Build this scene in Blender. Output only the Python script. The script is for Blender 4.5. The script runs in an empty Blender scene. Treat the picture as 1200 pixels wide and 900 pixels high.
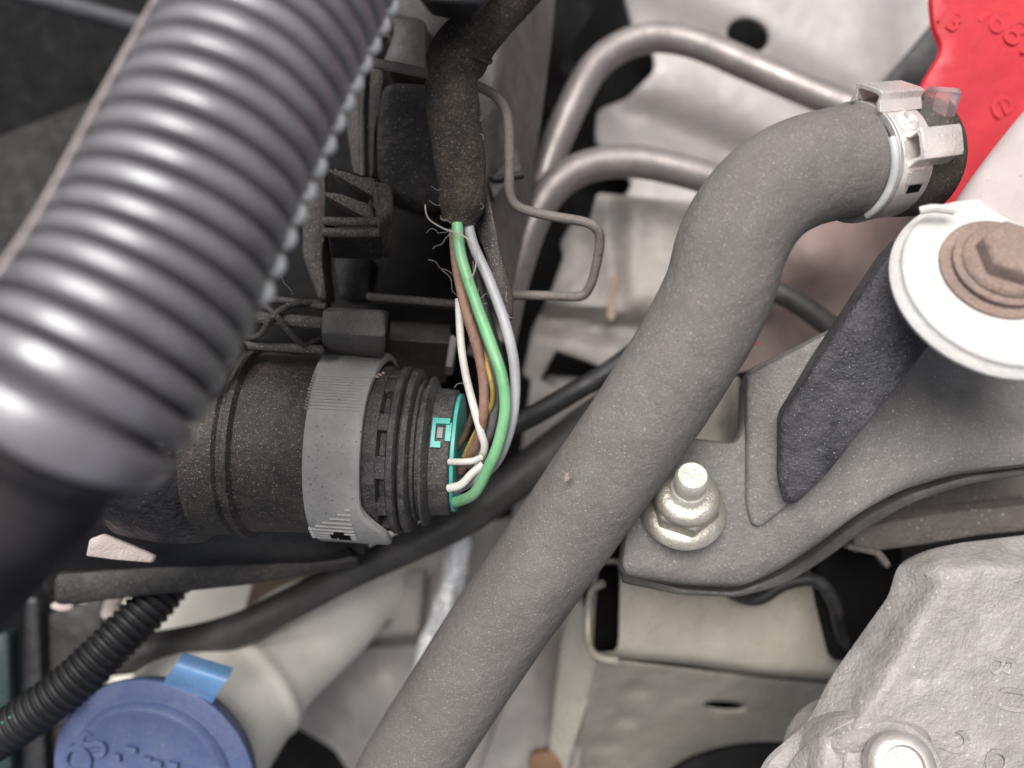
import bpy, bmesh, math, random
from mathutils import Vector, Matrix, noise
from mathutils.geometry import delaunay_2d_cdt
random.seed(7)
PI = math.pi
sc = bpy.context.scene
COL = sc.collection

# ------------------------------------------------------------------ camera, world, sun, exposure
CAMD = 200.0          # millimetres from the lens to the focal plane (z = 0)
cd = bpy.data.cameras.new('camera'); cam = bpy.data.objects.new('camera', cd); COL.objects.link(cam)
cam.location = (0, 0, CAMD*.001); cd.lens = 30; cd.sensor_width = 36
cd.clip_start = .005; cd.clip_end = 50
cd.dof.use_dof = True; cd.dof.focus_distance = .203; cd.dof.aperture_fstop = 6.0
sc.camera = cam
w = bpy.data.worlds.new('World'); sc.world = w; w.use_nodes = True
nt = w.node_tree; bg = nt.nodes['Background']
sky = nt.nodes.new('ShaderNodeTexSky'); sky.sky_type = 'NISHITA'; sky.sun_disc = False
SUN_EL, SUN_AZ = math.radians(62), math.radians(-22)      # azimuth clockwise from +Y
sky.sun_elevation = SUN_EL; sky.sun_rotation = SUN_AZ; sky.dust_density = 4.0; sky.ozone_density = .6; sky.air_density = .8
hs = nt.nodes.new('ShaderNodeHueSaturation'); hs.inputs['Saturation'].default_value = .35      # thin overcast veil
nt.links.new(sky.outputs[0], hs.inputs['Color']); nt.links.new(hs.outputs[0], bg.inputs[0]); bg.inputs[1].default_value = .05
sd = bpy.data.lights.new('sun', 'SUN'); sun = bpy.data.objects.new('sun', sd); COL.objects.link(sun)
sd.energy = 1.5; sd.angle = math.radians(42); sd.color = (1, .97, .94)
sdir = Vector((math.sin(SUN_AZ)*math.cos(SUN_EL), math.cos(SUN_AZ)*math.cos(SUN_EL), math.sin(SUN_EL)))
sun.rotation_euler = sdir.to_track_quat('Z', 'Y').to_euler()
sc.view_settings.view_transform = 'Standard'; sc.view_settings.look = 'None'
sc.view_settings.exposure = 1.4; sc.view_settings.gamma = 1
sc.render.engine = 'CYCLES'; sc.cycles.max_bounces = 6

# ------------------------------------------------------------------ helpers
def P(px, py, z=0.0):
    D = CAMD - z
    return Vector(((px-600)/1000*D, (450-py)/1000*D, z))
def R(px, z=0.0): return px/1000*(CAMD-z)      # a length in picture units -> mm at that depth

def mat(name, col, rough=.6, metal=0.0, dust=None, dust_amt=.5, dust_scale=120, speck=None, speck_amt=.0,
        speck_scale=2500, bump=.15, bump_scale=1500, vary=.2, coat=0, trans=0, alpha=1, spec=.5, lines=None):
    m = bpy.data.materials.new(name); m.use_nodes = True
    N = m.node_tree.nodes; L = m.node_tree.links
    b = N['Principled BSDF']
    tc = N.new('ShaderNodeTexCoord')
    def nz(scale, detail=6, r=.6, dist=0):
        n = N.new('ShaderNodeTexNoise'); n.inputs['Scale'].default_value = scale; n.inputs['Detail'].default_value = detail
        n.inputs['Roughness'].default_value = r; n.inputs['Distortion'].default_value = dist
        L.new(tc.outputs['Object'], n.inputs['Vector']); return n
    def ramp(src, a, c):
        r_ = N.new('ShaderNodeMapRange'); r_.inputs['From Min'].default_value = a; r_.inputs['From Max'].default_value = c
        L.new(src, r_.inputs['Value']); return r_.outputs[0]
    def mix(fac, a, c):
        x = N.new('ShaderNodeMix'); x.data_type = 'RGBA'
        if isinstance(fac, float): x.inputs['Factor'].default_value = fac
        else: L.new(fac, x.inputs['Factor'])
        for i, v in ((6, a), (7, c)):
            if isinstance(v, tuple): x.inputs[i].default_value = (*v, 1)
            else: L.new(v, x.inputs[i])
        return x.outputs[2]
    n1 = nz(70, 5)
    lo = tuple(c*(1-vary) for c in col); hi = tuple(min(1, c*(1+vary)) for c in col)
    out = mix(ramp(n1.outputs[0], .35, .65), lo, hi)
    if dust:
        n2 = nz(dust_scale, 9, .72, .3); n2b = nz(1800, 4, .6)
        ma = N.new('ShaderNodeMath'); ma.operation = 'MULTIPLY'
        L.new(ramp(n2.outputs[0], .56-.34*dust_amt, .74-.2*dust_amt), ma.inputs[0]); L.new(ramp(n2b.outputs[0], .3, .65), ma.inputs[1])
        mb = N.new('ShaderNodeMath'); mb.operation = 'MULTIPLY'; mb.inputs[1].default_value = min(1, .35+dust_amt*.6)
        L.new(ma.outputs[0], mb.inputs[0])
        out = mix(mb.outputs[0], out, dust)
    if speck:
        n3 = nz(speck_scale, 2, .5)
        ms = N.new('ShaderNodeMath'); ms.operation = 'MULTIPLY'; ms.inputs[1].default_value = .8
        L.new(ramp(n3.outputs[0], .70-.14*speck_amt, .75-.12*speck_amt), ms.inputs[0])
        out = mix(ms.outputs[0], out, speck)
    L.new(out, b.inputs['Base Color'])
    n4 = nz(200, 5)
    rr = N.new('ShaderNodeMapRange'); rr.inputs['To Min'].default_value = max(.05, rough-.13); rr.inputs['To Max'].default_value = min(1, rough+.13)
    rr.inputs['From Min'].default_value = .3; rr.inputs['From Max'].default_value = .7
    L.new(n4.outputs[0], rr.inputs['Value']); L.new(rr.outputs[0], b.inputs['Roughness'])
    b.inputs['Metallic'].default_value = metal; b.inputs['Coat Weight'].default_value = coat; b.inputs['Coat Roughness'].default_value = .28
    b.inputs['Specular IOR Level'].default_value = spec
    b.inputs['Transmission Weight'].default_value = trans; b.inputs['Alpha'].default_value = alpha
    if bump:
        nb = nz(bump_scale, 6, .65); nb2 = nz(180, 4, .6)
        ad = N.new('ShaderNodeMath'); ad.operation = 'MULTIPLY_ADD'; ad.inputs[1].default_value = 3.0
        L.new(nb2.outputs[0], ad.inputs[0]); L.new(nb.outputs[0], ad.inputs[2])
        bp = N.new('ShaderNodeBump'); bp.inputs['Strength'].default_value = 1; bp.inputs['Distance'].default_value = bump*.001
        L.new(ad.outputs[0], bp.inputs['Height']); L.new(bp.outputs[0], b.inputs['Normal'])
    return m

def raw(verts, faces, name):
    me = bpy.data.meshes.new(name); me.from_pydata([tuple(v) for v in verts], [], faces)
    bm = bmesh.new(); bm.from_mesh(me); bmesh.ops.recalc_face_normals(bm, faces=bm.faces); bm.to_mesh(me); bm.free()
    return me
class MB:
    def __init__(s): s.v = []; s.f = []
    def add(s, vf):
        o = len(s.v); s.v += list(vf[0]); s.f += [tuple(i+o for i in f) for f in vf[1]]; return s
def setp(o, label=None, cat=None, group=None, kind=None):
    if label: o['label'] = label
    if cat: o['category'] = cat
    if group: o['group'] = group
    if kind: o['kind'] = kind
    return o
def wloc(o):
    v = Vector((0, 0, 0))
    while o: v += o.location; o = o.parent
    return v
def obj(name, vf, m, parent=None, label=None, cat=None, group=None, kind=None, smooth=38, bevel=0):
    if isinstance(vf, MB): vf = (vf.v, vf.f)
    V = [Vector(v) for v in vf[0]]
    c = sum(V, Vector())/len(V)
    me = bpy.data.meshes.new(name); me.from_pydata([tuple((v-c)*.001) for v in V], [], vf[1]); me.update()
    bm = bmesh.new(); bm.from_mesh(me); bmesh.ops.recalc_face_normals(bm, faces=bm.faces)
    if bevel:
        es = [e for e in bm.edges if len(e.link_faces) == 2 and e.calc_face_angle(0) > .5]
        bmesh.ops.bevel(bm, geom=es, offset=bevel*.001, segments=3, affect='EDGES', profile=.6, clamp_overlap=True)
    bm.to_mesh(me); bm.free()
    for p in me.polygons: p.use_smooth = True
    me.set_sharp_from_angle(angle=math.radians(smooth))
    if m: me.materials.append(m)
    o = bpy.data.objects.new(name, me); COL.objects.link(o)
    wl = c*.001
    if parent: o.parent = parent; wl = wl - wloc(parent)
    o.location = wl
    return setp(o, label, cat, group, kind)
def thing(name, p, label, cat, group=None, kind=None):
    o = bpy.data.objects.new(name, None); COL.objects.link(o); o.location = p*.001; o.empty_display_size = .01
    return setp(o, label, cat, group, kind)

def spline(pts, n=10):
    pts = [Vector(p) for p in pts]; out = []
    for i in range(len(pts)-1):
        a = pts[max(i-1, 0)]; b = pts[i]; c = pts[i+1]; d = pts[min(i+2, len(pts)-1)]
        for k in range(n):
            t = k/n
            out.append(.5*((2*b)+(c-a)*t+(2*a-5*b+4*c-d)*t*t+(3*b-3*c+d-a)*t**3))
    out.append(pts[-1]); return out
def resample(path, step):
    out = [path[0]]; acc = 0; L = [0]
    for i in range(1, len(path)): L.append(L[-1]+(path[i]-path[i-1]).length)
    n = max(2, int(L[-1]/step)); j = 0
    for k in range(1, n+1):
        s = L[-1]*k/n
        while j < len(L)-2 and L[j+1] < s: j += 1
        t = (s-L[j])/max(1e-9, L[j+1]-L[j]); out.append(path[j].lerp(path[j+1], t))
    return out
def tube(path, rad, seg=16, cap=True, wob=0, squash=1.0):
    """sweep a circle; rad = number or function(s mm, u 0..1)"""
    n = len(path); V = []; F = []; s = 0; L = sum((path[i]-path[i-1]).length for i in range(1, n))
    t = (path[1]-path[0]).normalized(); up = Vector((0, 0, 1)) if abs(t.z) < .9 else Vector((1, 0, 0))
    a = (up - t*up.dot(t)).normalized()
    for i in range(n):
        if i: s += (path[i]-path[i-1]).length
        t = (path[min(i+1, n-1)]-path[max(i-1, 0)]).normalized()
        a = (a - t*a.dot(t)).normalized(); b = t.cross(a)
        r = rad(s, s/L) if callable(rad) else rad
        for k in range(seg):
            th = 2*PI*k/seg; rr = r
            if wob: rr *= 1+wob*noise.noise(Vector((math.cos(th)*1.3, math.sin(th)*1.3, s*.11)))
            V.append(path[i]+a*math.cos(th)*rr*squash+b*math.sin(th)*rr)
    for i in range(n-1):
        for k in range(seg):
            F.append((i*seg+k, i*seg+(k+1) % seg, (i+1)*seg+(k+1) % seg, (i+1)*seg+k))
    if cap: F.append(tuple(range(seg-1, -1, -1))); F.append(tuple(range((n-1)*seg, n*seg)))
    return V, F
def pxtube(pts, rpx, step=1.0, seg=16, **k):
    """pts (px,py,z) centre line"""
    path = resample(spline([P(*p) for p in pts]), step)
    if callable(rpx): return tube(path, rpx, seg, **k)
    return tube(path, rpx, seg, **k)
def frame(ax):
    ax = Vector(ax).normalized(); h = Vector((0, 1, 0)) if abs(ax.y) < .8 else Vector((1, 0, 0))
    b = ax.cross(h).normalized(); c = b.cross(ax).normalized(); return ax, b, c      # ax, right, up-ish
def lathe(o, ax, prof, seg=48, rot=0):
    a, b, c = frame(ax); V = []; F = []
    for (t, r) in prof:
        for k in range(seg):
            th = 2*PI*k/seg+rot; V.append(o+a*t+(b*math.cos(th)+c*math.sin(th))*max(r, .001))
    n = len(prof)
    for i in range(n-1):
        for k in range(seg): F.append((i*seg+k, i*seg+(k+1) % seg, (i+1)*seg+(k+1) % seg, (i+1)*seg+k))
    F.append(tuple(range(seg-1, -1, -1))); F.append(tuple(range((n-1)*seg, n*seg)))
    return V, F
def hexa(A, B):
    """two quads (lists of 4 Vectors) -> closed hexahedron"""
    return list(A)+list(B), [(0, 1, 2, 3), (7, 6, 5, 4)]+[(i, i+4, (i+1) % 4+4, (i+1) % 4) for i in range(4)]
def q(*pts): return [P(*p) for p in pts]
def inside(p, poly):
    x, y = p; r = False; j = len(poly)-1
    for i in range(len(poly)):
        a, b = poly[i], poly[j]
        if (a[1] > y) != (b[1] > y) and x < (b[0]-a[0])*(y-a[1])/(b[1]-a[1])+a[0]: r = not r
        j = i
    return r
def rounded(poly, r=6, n=4):
    """round the corners of a picture polygon"""
    out = []; N_ = len(poly)
    for i in range(N_):
        p = Vector(poly[i][:2]); a = Vector(poly[i-1][:2]); c = Vector(poly[(i+1) % N_][:2])
        rr = poly[i][2] if len(poly[i]) > 2 else r
        da, dc = (a-p), (c-p); k = min(rr, da.length*.45, dc.length*.45)
        s = p+da.normalized()*k; e = p+dc.normalized()*k
        for j in range(n+1):
            t = j/n; out.append(s*(1-t)**2+p*2*t*(1-t)+e*t*t)
    return out
def ell(cx, cy, rx, ry, n=28, rot=0):
    return [Vector((cx+rx*math.cos(t)*math.cos(rot)-ry*math.sin(t)*math.sin(rot), cy+rx*math.cos(t)*math.sin(rot)+ry*math.sin(t)*math.cos(rot))) for t in [2*PI*k/n for k in range(n)]]
def dens(poly, step):
    out = []
    for i in range(len(poly)):
        a = poly[i]; b = poly[(i+1) % len(poly)]; k = max(1, int((b-a).length/step))
        for j in range(k): out.append(a.lerp(b, j/k))
    return out
def inset(loop, d, sgn):
    out = []; n = len(loop)
    for i in range(n):
        t = (loop[(i+1) % n]-loop[i-1]); t = t.normalized() if t.length > 1e-6 else Vector((1, 0))
        out.append(loop[i]+Vector((-t.y, t.x))*d*sgn)
    return out
def area(l): return .5*sum(l[i-1].x*l[i].y-l[i].x*l[i-1].y for i in range(len(l)))
def sheet(outline, zf, thick=3, bev=1.0, holes=(), step=14, ext=(0, 0, -1), r=6, bump=None):
    """plate whose outline is given where it stands; zf gives its height, ext the direction of its thickness"""
    if not callable(zf): z0 = zf; zf = lambda x, y: z0
    zc = zf(*outline[0][:2]); bp = bev/(CAMD-zc)*1000; r = max(r, bp*1.4)
    loops = [dens(rounded(outline, r), step)]+[dens(list(h), step) for h in holes]
    for i, l in enumerate(loops):
        if area(l) < 0: l.reverse()
    E = Vector(ext)
    base = []; rings = []; V = []; F = []
    for i, l in enumerate(loops):
        sg = 1 if i == 0 else -1
        ins = inset(l, bp, sg); mid = inset(l, bp*.3, sg)
        base.append(ins)
        r0 = [P(p.x, p.y, zf(p.x, p.y)) for p in ins]
        r1 = [P(p.x, p.y, zf(p.x, p.y))+Vector((0, 0, -bev*.3)) for p in mid]
        r2 = [P(p.x, p.y, zf(p.x, p.y))+Vector((0, 0, -bev)) for p in l]
        r3 = [v+E*max(.05, thick-bev) for v in r2]
        rings.append((r0, r1, r2, r3))
    pts = []; edges = []
    for l in base:
        o = len(pts); pts += l; edges += [(o+k, o+(k+1) % len(l)) for k in range(len(l))]
    nb = len(pts)
    xs = [p.x for p in base[0]]; ys = [p.y for p in base[0]]
    y = min(ys)+step*.5; row = 0
    def near(pt):
        for p in pts[:nb]:
            if abs(p.x-pt[0]) < step*.5 and abs(p.y-pt[1]) < step*.5: return True
    while y < max(ys):
        x = min(xs)+step*(.5+.5*(row % 2))
        while x < max(xs):
            if inside((x, y), base[0]) and not any(inside((x, y), h) for h in base[1:]) and not near((x, y)): pts.append(Vector((x, y)))
            x += step
        y += step*.87; row += 1
    vo, eo, fo, ov, oe, of = delaunay_2d_cdt([Vector(p) for p in pts], edges, [], 0, 1e-4)
    top = [P(p.x, p.y, zf(p.x, p.y)) for p in vo]
    if bump: top = [v+Vector((0, 0, bump(v))) for v in top]
    tris = []
    for f in fo:
        c = sum((vo[i] for i in f), Vector((0, 0)))/len(f)
        if inside(c, base[0]) and not any(inside(c, h) for h in base[1:]): tris.append(tuple(f))
    V = list(top); F = list(tris)
    # rim rings weld to the boundary vertices by position
    k0 = len(V)
    for (r0, r1, r2, r3) in rings:
        n = len(r0); o = len(V)
        if bump: r0 = [v+Vector((0, 0, bump(v))) for v in r0]
        for rr in (r0, r1, r2, r3): V += rr
        for a in range(3):
            for k in range(n): F.append((o+a*n+k, o+a*n+(k+1) % n, o+(a+1)*n+(k+1) % n, o+(a+1)*n+k))
    # underside: a copy of the top lowered along ext
    o = len(V); V += [v+Vector((0, 0, -bev))+E*max(.05, thick-bev) for v in top]; F += [tuple(i+o for i in f[::-1]) for f in tris]
    me = bpy.data.meshes.new('tmp'); me.from_pydata([tuple(v) for v in V], [], F)
    bm = bmesh.new(); bm.from_mesh(me); bmesh.ops.remove_doubles(bm, verts=bm.verts, dist=.02)
    bm.verts.index_update()
    V = [v.co.copy() for v in bm.verts]; F = [tuple(v.index for v in f.verts) for f in bm.faces]
    bm.free(); bpy.data.meshes.remove(me)
    return V, F
def plane3(a, b, c):
    """height that varies linearly over the picture through three (px,py,z)"""
    M = Matrix(((a[0], a[1], 1), (b[0], b[1], 1), (c[0], c[1], 1))).inverted() @ Vector((a[2], b[2], c[2]))
    return lambda x, y: M[0]*x+M[1]*y+M[2]
def sm(a, b, x):
    t = max(0, min(1, (x-a)/(b-a))); return t*t*(3-2*t)
def text_mesh(s, size, depth):
    cu = bpy.data.curves.new('t', 'FONT'); cu.body = s; cu.size = size; cu.extrude = depth; cu.bevel_depth = depth*.3
    cu.align_x = 'CENTER'; cu.align_y = 'CENTER'; cu.resolution_u = 3
    o = bpy.data.objects.new('t', cu); COL.objects.link(o)
    dg = bpy.context.evaluated_depsgraph_get(); me = bpy.data.meshes.new_from_object(o.evaluated_get(dg))
    V = [v.co.copy() for v in me.vertices]; F = [tuple(p.vertices) for p in me.polygons]
    bpy.data.objects.remove(o); bpy.data.curves.remove(cu); bpy.data.meshes.remove(me)
    return V, F
def place_text(s, pos, size, depth, right, normal):
    V, F = text_mesh(s, size, depth); n = Vector(normal).normalized(); r_ = Vector(right); r_ = (r_-n*r_.dot(n)).normalized(); u = n.cross(r_)
    return [pos+r_*v.x+u*v.y+n*v.z for v in V], F

# ------------------------------------------------------------------ materials
tan = (.20, .165, .13)
M = dict(
 catchm=mat('very_dusty_black_plastic', (.03, .027, .025), .65, dust=(.27, .22, .17), dust_amt=.75, dust_scale=90, speck=(.4, .33, .26), speck_amt=.5, bump=.25),
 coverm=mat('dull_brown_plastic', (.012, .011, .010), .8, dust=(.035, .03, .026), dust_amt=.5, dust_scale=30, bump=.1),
 blackm=mat('matt_black_sleeve', (.03, .028, .03), .8, dust=(.06, .055, .055), dust_amt=.5, bump=.1, spec=.2),
 glint=mat('pale_crest_glint', (.62, .63, .64), .4, bump=.03),
 blackc=mat('black_corrugated_plastic', (.014, .014, .015), .5, bump=.05),
 conduit=mat('glossy_black_plastic', (.15, .142, .158), .40, dust=(.19, .18, .19), dust_amt=.35, bump=.04, spec=1.0, coat=1.0),
 rim_glint=mat('pale_rim_reflection', (.30, .25, .24), .5, bump=.05),
 blackp=mat('dusty_black_plastic', (.012, .011, .012), .55, dust=(.11, .09, .072), dust_amt=.4, dust_scale=90, speck=(.4, .34, .27), speck_amt=.25, bump=.2),
 blackd=mat('dirty_plastic_light_dust', (.038, .034, .032), .6, dust=(.15, .125, .10), dust_amt=.55, dust_scale=60, speck=(.4, .34, .27), speck_amt=.4, bump=.2),
 blacks=mat('clean_dark_plastic', (.012, .012, .014), .38, dust=(.06, .055, .055), dust_amt=.3, dust_scale=50, speck=(.3, .3, .3), speck_amt=.1, bump=.15),
 panelp=mat('brown_grey_plastic', (.10, .086, .077), .45, dust=(.14, .12, .10), dust_amt=.5, dust_scale=70, speck=(.35, .3, .24), speck_amt=.3, bump=.12),
 collar=mat('grey_plastic', (.35, .34, .325), .55, dust=(.37, .35, .325), dust_amt=.5, dust_scale=100, speck=(.05, .045, .04), speck_amt=.25, speck_scale=1500, bump=.15),
 barrel=mat('dusty_barrel_plastic', (.026, .024, .024), .5, dust=(.12, .092, .073), dust_amt=.55, dust_scale=110, speck=(.38, .3, .22), speck_amt=.45, bump=.25),
 plug=mat('plug_black_plastic', (.04, .039, .04), .55, dust=(.2, .18, .165), dust_amt=.55, dust_scale=200, speck=(.35, .32, .3), speck_amt=.4, bump=.3),
 teal=mat('teal_plastic', (.10, .52, .44), .4, bump=.05),
 hose=mat('grey_dusty_rubber', (.15, .137, .128), .8, dust=(.23, .212, .198), dust_amt=.6, dust_scale=45, speck=(.42, .39, .37), speck_amt=.45, speck_scale=2600, bump=.3, bump_scale=2500, vary=.08, spec=.3),
 rubber=mat('black_rubber', (.018, .018, .02), .5, dust=(.09, .085, .08), dust_amt=.4, bump=.08),
 rubberg=mat('grey_black_rubber_and_shade', (.06, .056, .053), .5, dust=(.13, .12, .11), dust_amt=.5, bump=.08),
 steel=mat('dull_steel', (.52, .49, .47), .42, metal=.55, dust=(.40, .35, .31), dust_amt=.5, bump=.06, vary=.1),
 pipe=mat('grey_pipe_steel', (.30, .27, .26), .42, metal=.45, dust=(.25, .21, .19), dust_amt=.5, bump=.08),
 panel=mat('painted_silver_panel', (.37, .345, .335), .5, metal=.1, dust=(.30, .25, .23), dust_amt=.45, dust_scale=35, bump=.06, vary=.12),
 panelb=mat('dirty_silver_panel', (.36, .34, .32), .55, metal=.2, dust=(.30, .24, .2), dust_amt=.6, dust_scale=45, bump=.1, vary=.2),
 pinkish=mat('pinkish_dirty_metal', (.22, .17, .155), .55, metal=.2, dust=(.30, .2, .17), dust_amt=.6, dust_scale=40, bump=.1),
 champ=mat('champagne_painted_steel', (.50, .465, .39), .32, metal=.25, dust=(.36, .32, .26), dust_amt=.35, dust_scale=60, bump=.05, vary=.1),
 rod=mat('dusty_wire_rod', (.14, .12, .11), .6, dust=(.26, .22, .19), dust_amt=.7, bump=.2),
 tape=mat('dirty_cloth_tape', (.03, .025, .022), .9, dust=(.13, .098, .073), dust_amt=.6, dust_scale=120, speck=(.32, .24, .16), speck_amt=.5, bump=.9, bump_scale=1800),
 cast=mat('rough_cast_aluminium', (.38, .36, .345), .6, metal=.25, dust=(.34, .30, .275), dust_amt=.6, dust_scale=110, speck=(.55, .53, .51), speck_amt=.35, speck_scale=900, bump=.4, bump_scale=1100, vary=.2),
 castd=mat('dark_dirty_cast', (.13, .115, .105), .6, metal=.2, dust=(.13, .11, .1), dust_amt=.6, dust_scale=75, speck=(.5, .47, .45), speck_amt=.25, speck_scale=900, bump=.5),
 brack=mat('grey_black_painted_plate', (.14, .13, .122), .55, dust=(.24, .222, .205), dust_amt=.7, dust_scale=75, speck=(.42, .4, .38), speck_amt=.22, speck_scale=1800, bump=.25, vary=.15),
 strut=mat('scuffed_black_bar', (.022, .021, .026), .5, dust=(.16, .155, .17), dust_amt=.45, dust_scale=60, speck=(.4, .4, .42), speck_amt=.15, bump=.3),
 white=mat('white_painted_plate', (.60, .585, .565), .55, dust=(.42, .37, .33), dust_amt=.5, dust_scale=70, bump=.2, vary=.08),
 arm=mat('pale_primer_arm', (.58, .50, .49), .35, dust=(.7, .62, .6), dust_amt=.4, dust_scale=40, speck=(.3, .26, .26), speck_amt=.1, speck_scale=900, bump=.04, vary=.1),
 rust=mat('rusty_bolt_steel', (.34, .26, .22), .8, dust=(.17, .085, .055), dust_amt=.6, dust_scale=150, speck=(.6, .52, .45), speck_amt=.5, bump=.6, vary=.2),
 zinc=mat('zinc_plated_steel', (.50, .47, .41), .36, metal=.6, dust=(.32, .27, .2), dust_amt=.5, dust_scale=200, bump=.15),
 clamp=mat('pale_clamp_steel', (.92, .87, .83), .27, metal=.6, dust=(.7, .63, .58), dust_amt=.3, dust_scale=120, bump=.1, vary=.06),
 lip=mat('clear_grey_rubber_lip', (.50, .50, .49), .3, bump=.05),
 red=mat('red_plastic', (.50, .018, .032), .5, dust=(.58, .05, .04), dust_amt=.3, dust_scale=30, bump=.06, vary=.12),
 blue=mat('blue_plastic_cap', (.085, .118, .245), .5, dust=(.20, .22, .30), dust_amt=.4, dust_scale=90, speck=(.45, .42, .45), speck_amt=.2, bump=.12, vary=.08),
 tapeb=mat('light_blue_tape', (.17, .42, .72), .3, dust=(.26, .28, .52), dust_amt=.7, dust_scale=110, bump=.08),
 cream=mat('cream_plastic', (.78, .75, .67), .42, dust=(.40, .32, .22), dust_amt=.3, dust_scale=28, bump=.05, vary=.06),
 green=mat('green_wire_insulation', (.15, .43, .19), .42, dust=(.30, .40, .27), dust_amt=.6, dust_scale=250, bump=.05),
 greyw=mat('pale_grey_wire_insulation', (.36, .36, .37), .4, dust=(.34, .33, .33), dust_amt=.3, dust_scale=250, bump=.05),
 brownw=mat('brown_wire_insulation', (.26, .13, .085), .6, dust=(.34, .25, .2), dust_amt=.6, dust_scale=300, bump=.2),
 darkw=mat('dark_grey_wire_insulation', (.13, .12, .12), .6, dust=(.24, .22, .2), dust_amt=.5, dust_scale=300, bump=.15),
 whitew=mat('white_wire_insulation', (.72, .69, .63), .45, dust=(.4, .33, .28), dust_amt=.3, dust_scale=250, bump=.05),
 yell=mat('yellow_wire_insulation', (.36, .26, .06), .45, bump=.05),
 hair=mat('grey_fibres', (.32, .28, .25), .8, bump=0),
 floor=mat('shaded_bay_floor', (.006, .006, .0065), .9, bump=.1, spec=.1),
 black=mat('deep_black_plastic_and_shade', (.005, .005, .0055), .75, bump=.1, spec=.15),
 spring=mat('torn_pale_lining', (.60, .50, .47), .6, bump=.3),
 ghost=mat('translucent_ghost', (.8, .6, .6), .3, trans=.75, bump=0),
)

# ================================================================== SETTING
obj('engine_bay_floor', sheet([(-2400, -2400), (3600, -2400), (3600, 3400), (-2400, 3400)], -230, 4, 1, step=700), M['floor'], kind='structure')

# -------- pressed inner wing panel, top right
def wz(x, y):
    z = -122+.02*(x-800)
    z += 9*sm(40, -60, y-.55*(x-760)) - 7*sm(1010, 1080, x)
    d = (y-118-.42*(x-700)); z -= 5*math.exp(-(d/26)**2)          # pressed swage along the upper pipe
    d2 = math.hypot(x-733, y-150); z -= 1.2*math.exp(-(d2/7)**2)
    d3 = math.hypot(x-1010, y-42); z += 1.0*(math.exp(-((d3-9)/4)**2))
    return z
T = thing('inner_wing_panel', P(860, 150, -122), 'pale silver pressed steel panel with a round hole above the hose elbow', 'panel')
obj('panel_sheet', sheet([(716, -70), (741, 32), (765, 60), (768, 82), (735, 115), (700, 128), (697, 166), (722, 196), (742, 214), (727, 238), (712, 262), (760, 330), (1080, 360), (1120, 200), (1130, -70)],
    wz, 2, .8, holes=[ell(877, 41, 25, 20, rot=.3)], step=13, r=9), M['panel'], T)
obj('wing_void_shade', sheet([(620, -70), (1100, -70), (1080, 300), (600, 420)], -150, 2, 1, step=80), M['black'], T)  # black sheet standing in for the dark void behind the holes
obj('panel_flange', sheet([(1108, 20), (1150, 60), (1040, 150), (985, 175), (985, 140)], plane3((1108, 20, -95), (985, 160, -108), (1150, 60, -90)), 5, 1.5, step=20), M['pipe'], T)
obj('panel_flange', sheet([(1112, 5), (1140, 60), (1120, 130), (1010, 170), (985, 150), (1040, 92)], -88, 4, 1.5, step=20), M['rubber'], T)

# -------- dirty casting below the wire clip
def cz(x, y):
    z = -100
    z -= 10*sm(352, 372, y-.12*(x-640))
    z += 7*sm(378, 396, y-.16*(x-640))
    z -= 14*sm(455, 600, y)
    z -= 2.5*math.exp(-((x-714-.1*(y-300))/13)**2)*(1-sm(340, 370, y))
    z += 3*sm(722, 744, x)*(1-sm(350, 370, y))
    return z
T = thing('pressed_bracket_casting', P(690, 400, -100), 'pale dirty pressed metal bracket between the wire clip and the grey hose', 'bracket')
obj('bracket_sheet', sheet([(668, 262), (656, 284), (660, 300), (646, 340), (640, 352), (624, 384), (612, 440), (622, 445), (606, 560), (596, 640), (680, 640), (820, 420), (850, 240), (700, 225), (690, 262)],
    cz, 3, 1, holes=[[Vector(p) for p in ((652, 411), (700, 428), (712, 446), (690, 462), (655, 458), (634, 444))]], step=9, r=5), M['panelb'], T)
obj('rust_streak', sheet([(716, 322), (724, 322), (720, 376), (711, 374)], -99.2+1.2, .5, .2, step=10), mat('rust_stain', (.33, .25, .19), .7), T)
obj('inner_bracket', sheet([(640, 440), (720, 445), (700, 520), (620, 560), (628, 480)], -125, 3, 1, step=20), M['panelb'], T)

# -------- pinkish metal behind the hose elbow
T = thing('rear_bulkhead_section', P(950, 340, -80), 'brownish pink stained metal section below the hose elbow', 'panel')
obj('section_sheet', sheet([(880, 250), (1110, 250), (1100, 330), (1000, 420), (860, 470), (840, 420)], lambda x, y: -82+12*math.exp(-((x-960)**2+(y-300)**2)/2500), 3, 1, step=16), M['pinkish'], T)
obj('dark_rib', pxtube([(880, 330, -72), (930, 352, -66), (985, 392, -62)], R(13, -66), seg=14), M['rubberg'], T)
obj('red_fleck', sheet(ell(886, 402, 4, 2.5, 10), -70, 1, .3, step=8, r=1), M['red'], T)

# -------- far dark left hand side
def lz(x, y): return -120+.03*(x)
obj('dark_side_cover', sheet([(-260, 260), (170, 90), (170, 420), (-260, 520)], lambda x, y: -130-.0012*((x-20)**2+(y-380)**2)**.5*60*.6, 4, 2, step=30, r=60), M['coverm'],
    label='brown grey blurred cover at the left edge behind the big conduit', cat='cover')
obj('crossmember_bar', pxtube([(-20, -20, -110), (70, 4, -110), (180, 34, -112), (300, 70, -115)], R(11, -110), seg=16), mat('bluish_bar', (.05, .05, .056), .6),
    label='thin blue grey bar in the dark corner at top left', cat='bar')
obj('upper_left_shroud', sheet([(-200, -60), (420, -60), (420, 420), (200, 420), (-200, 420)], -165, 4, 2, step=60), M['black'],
    label='black plastic shroud in the dark behind the big conduit', cat='shroud')

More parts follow.
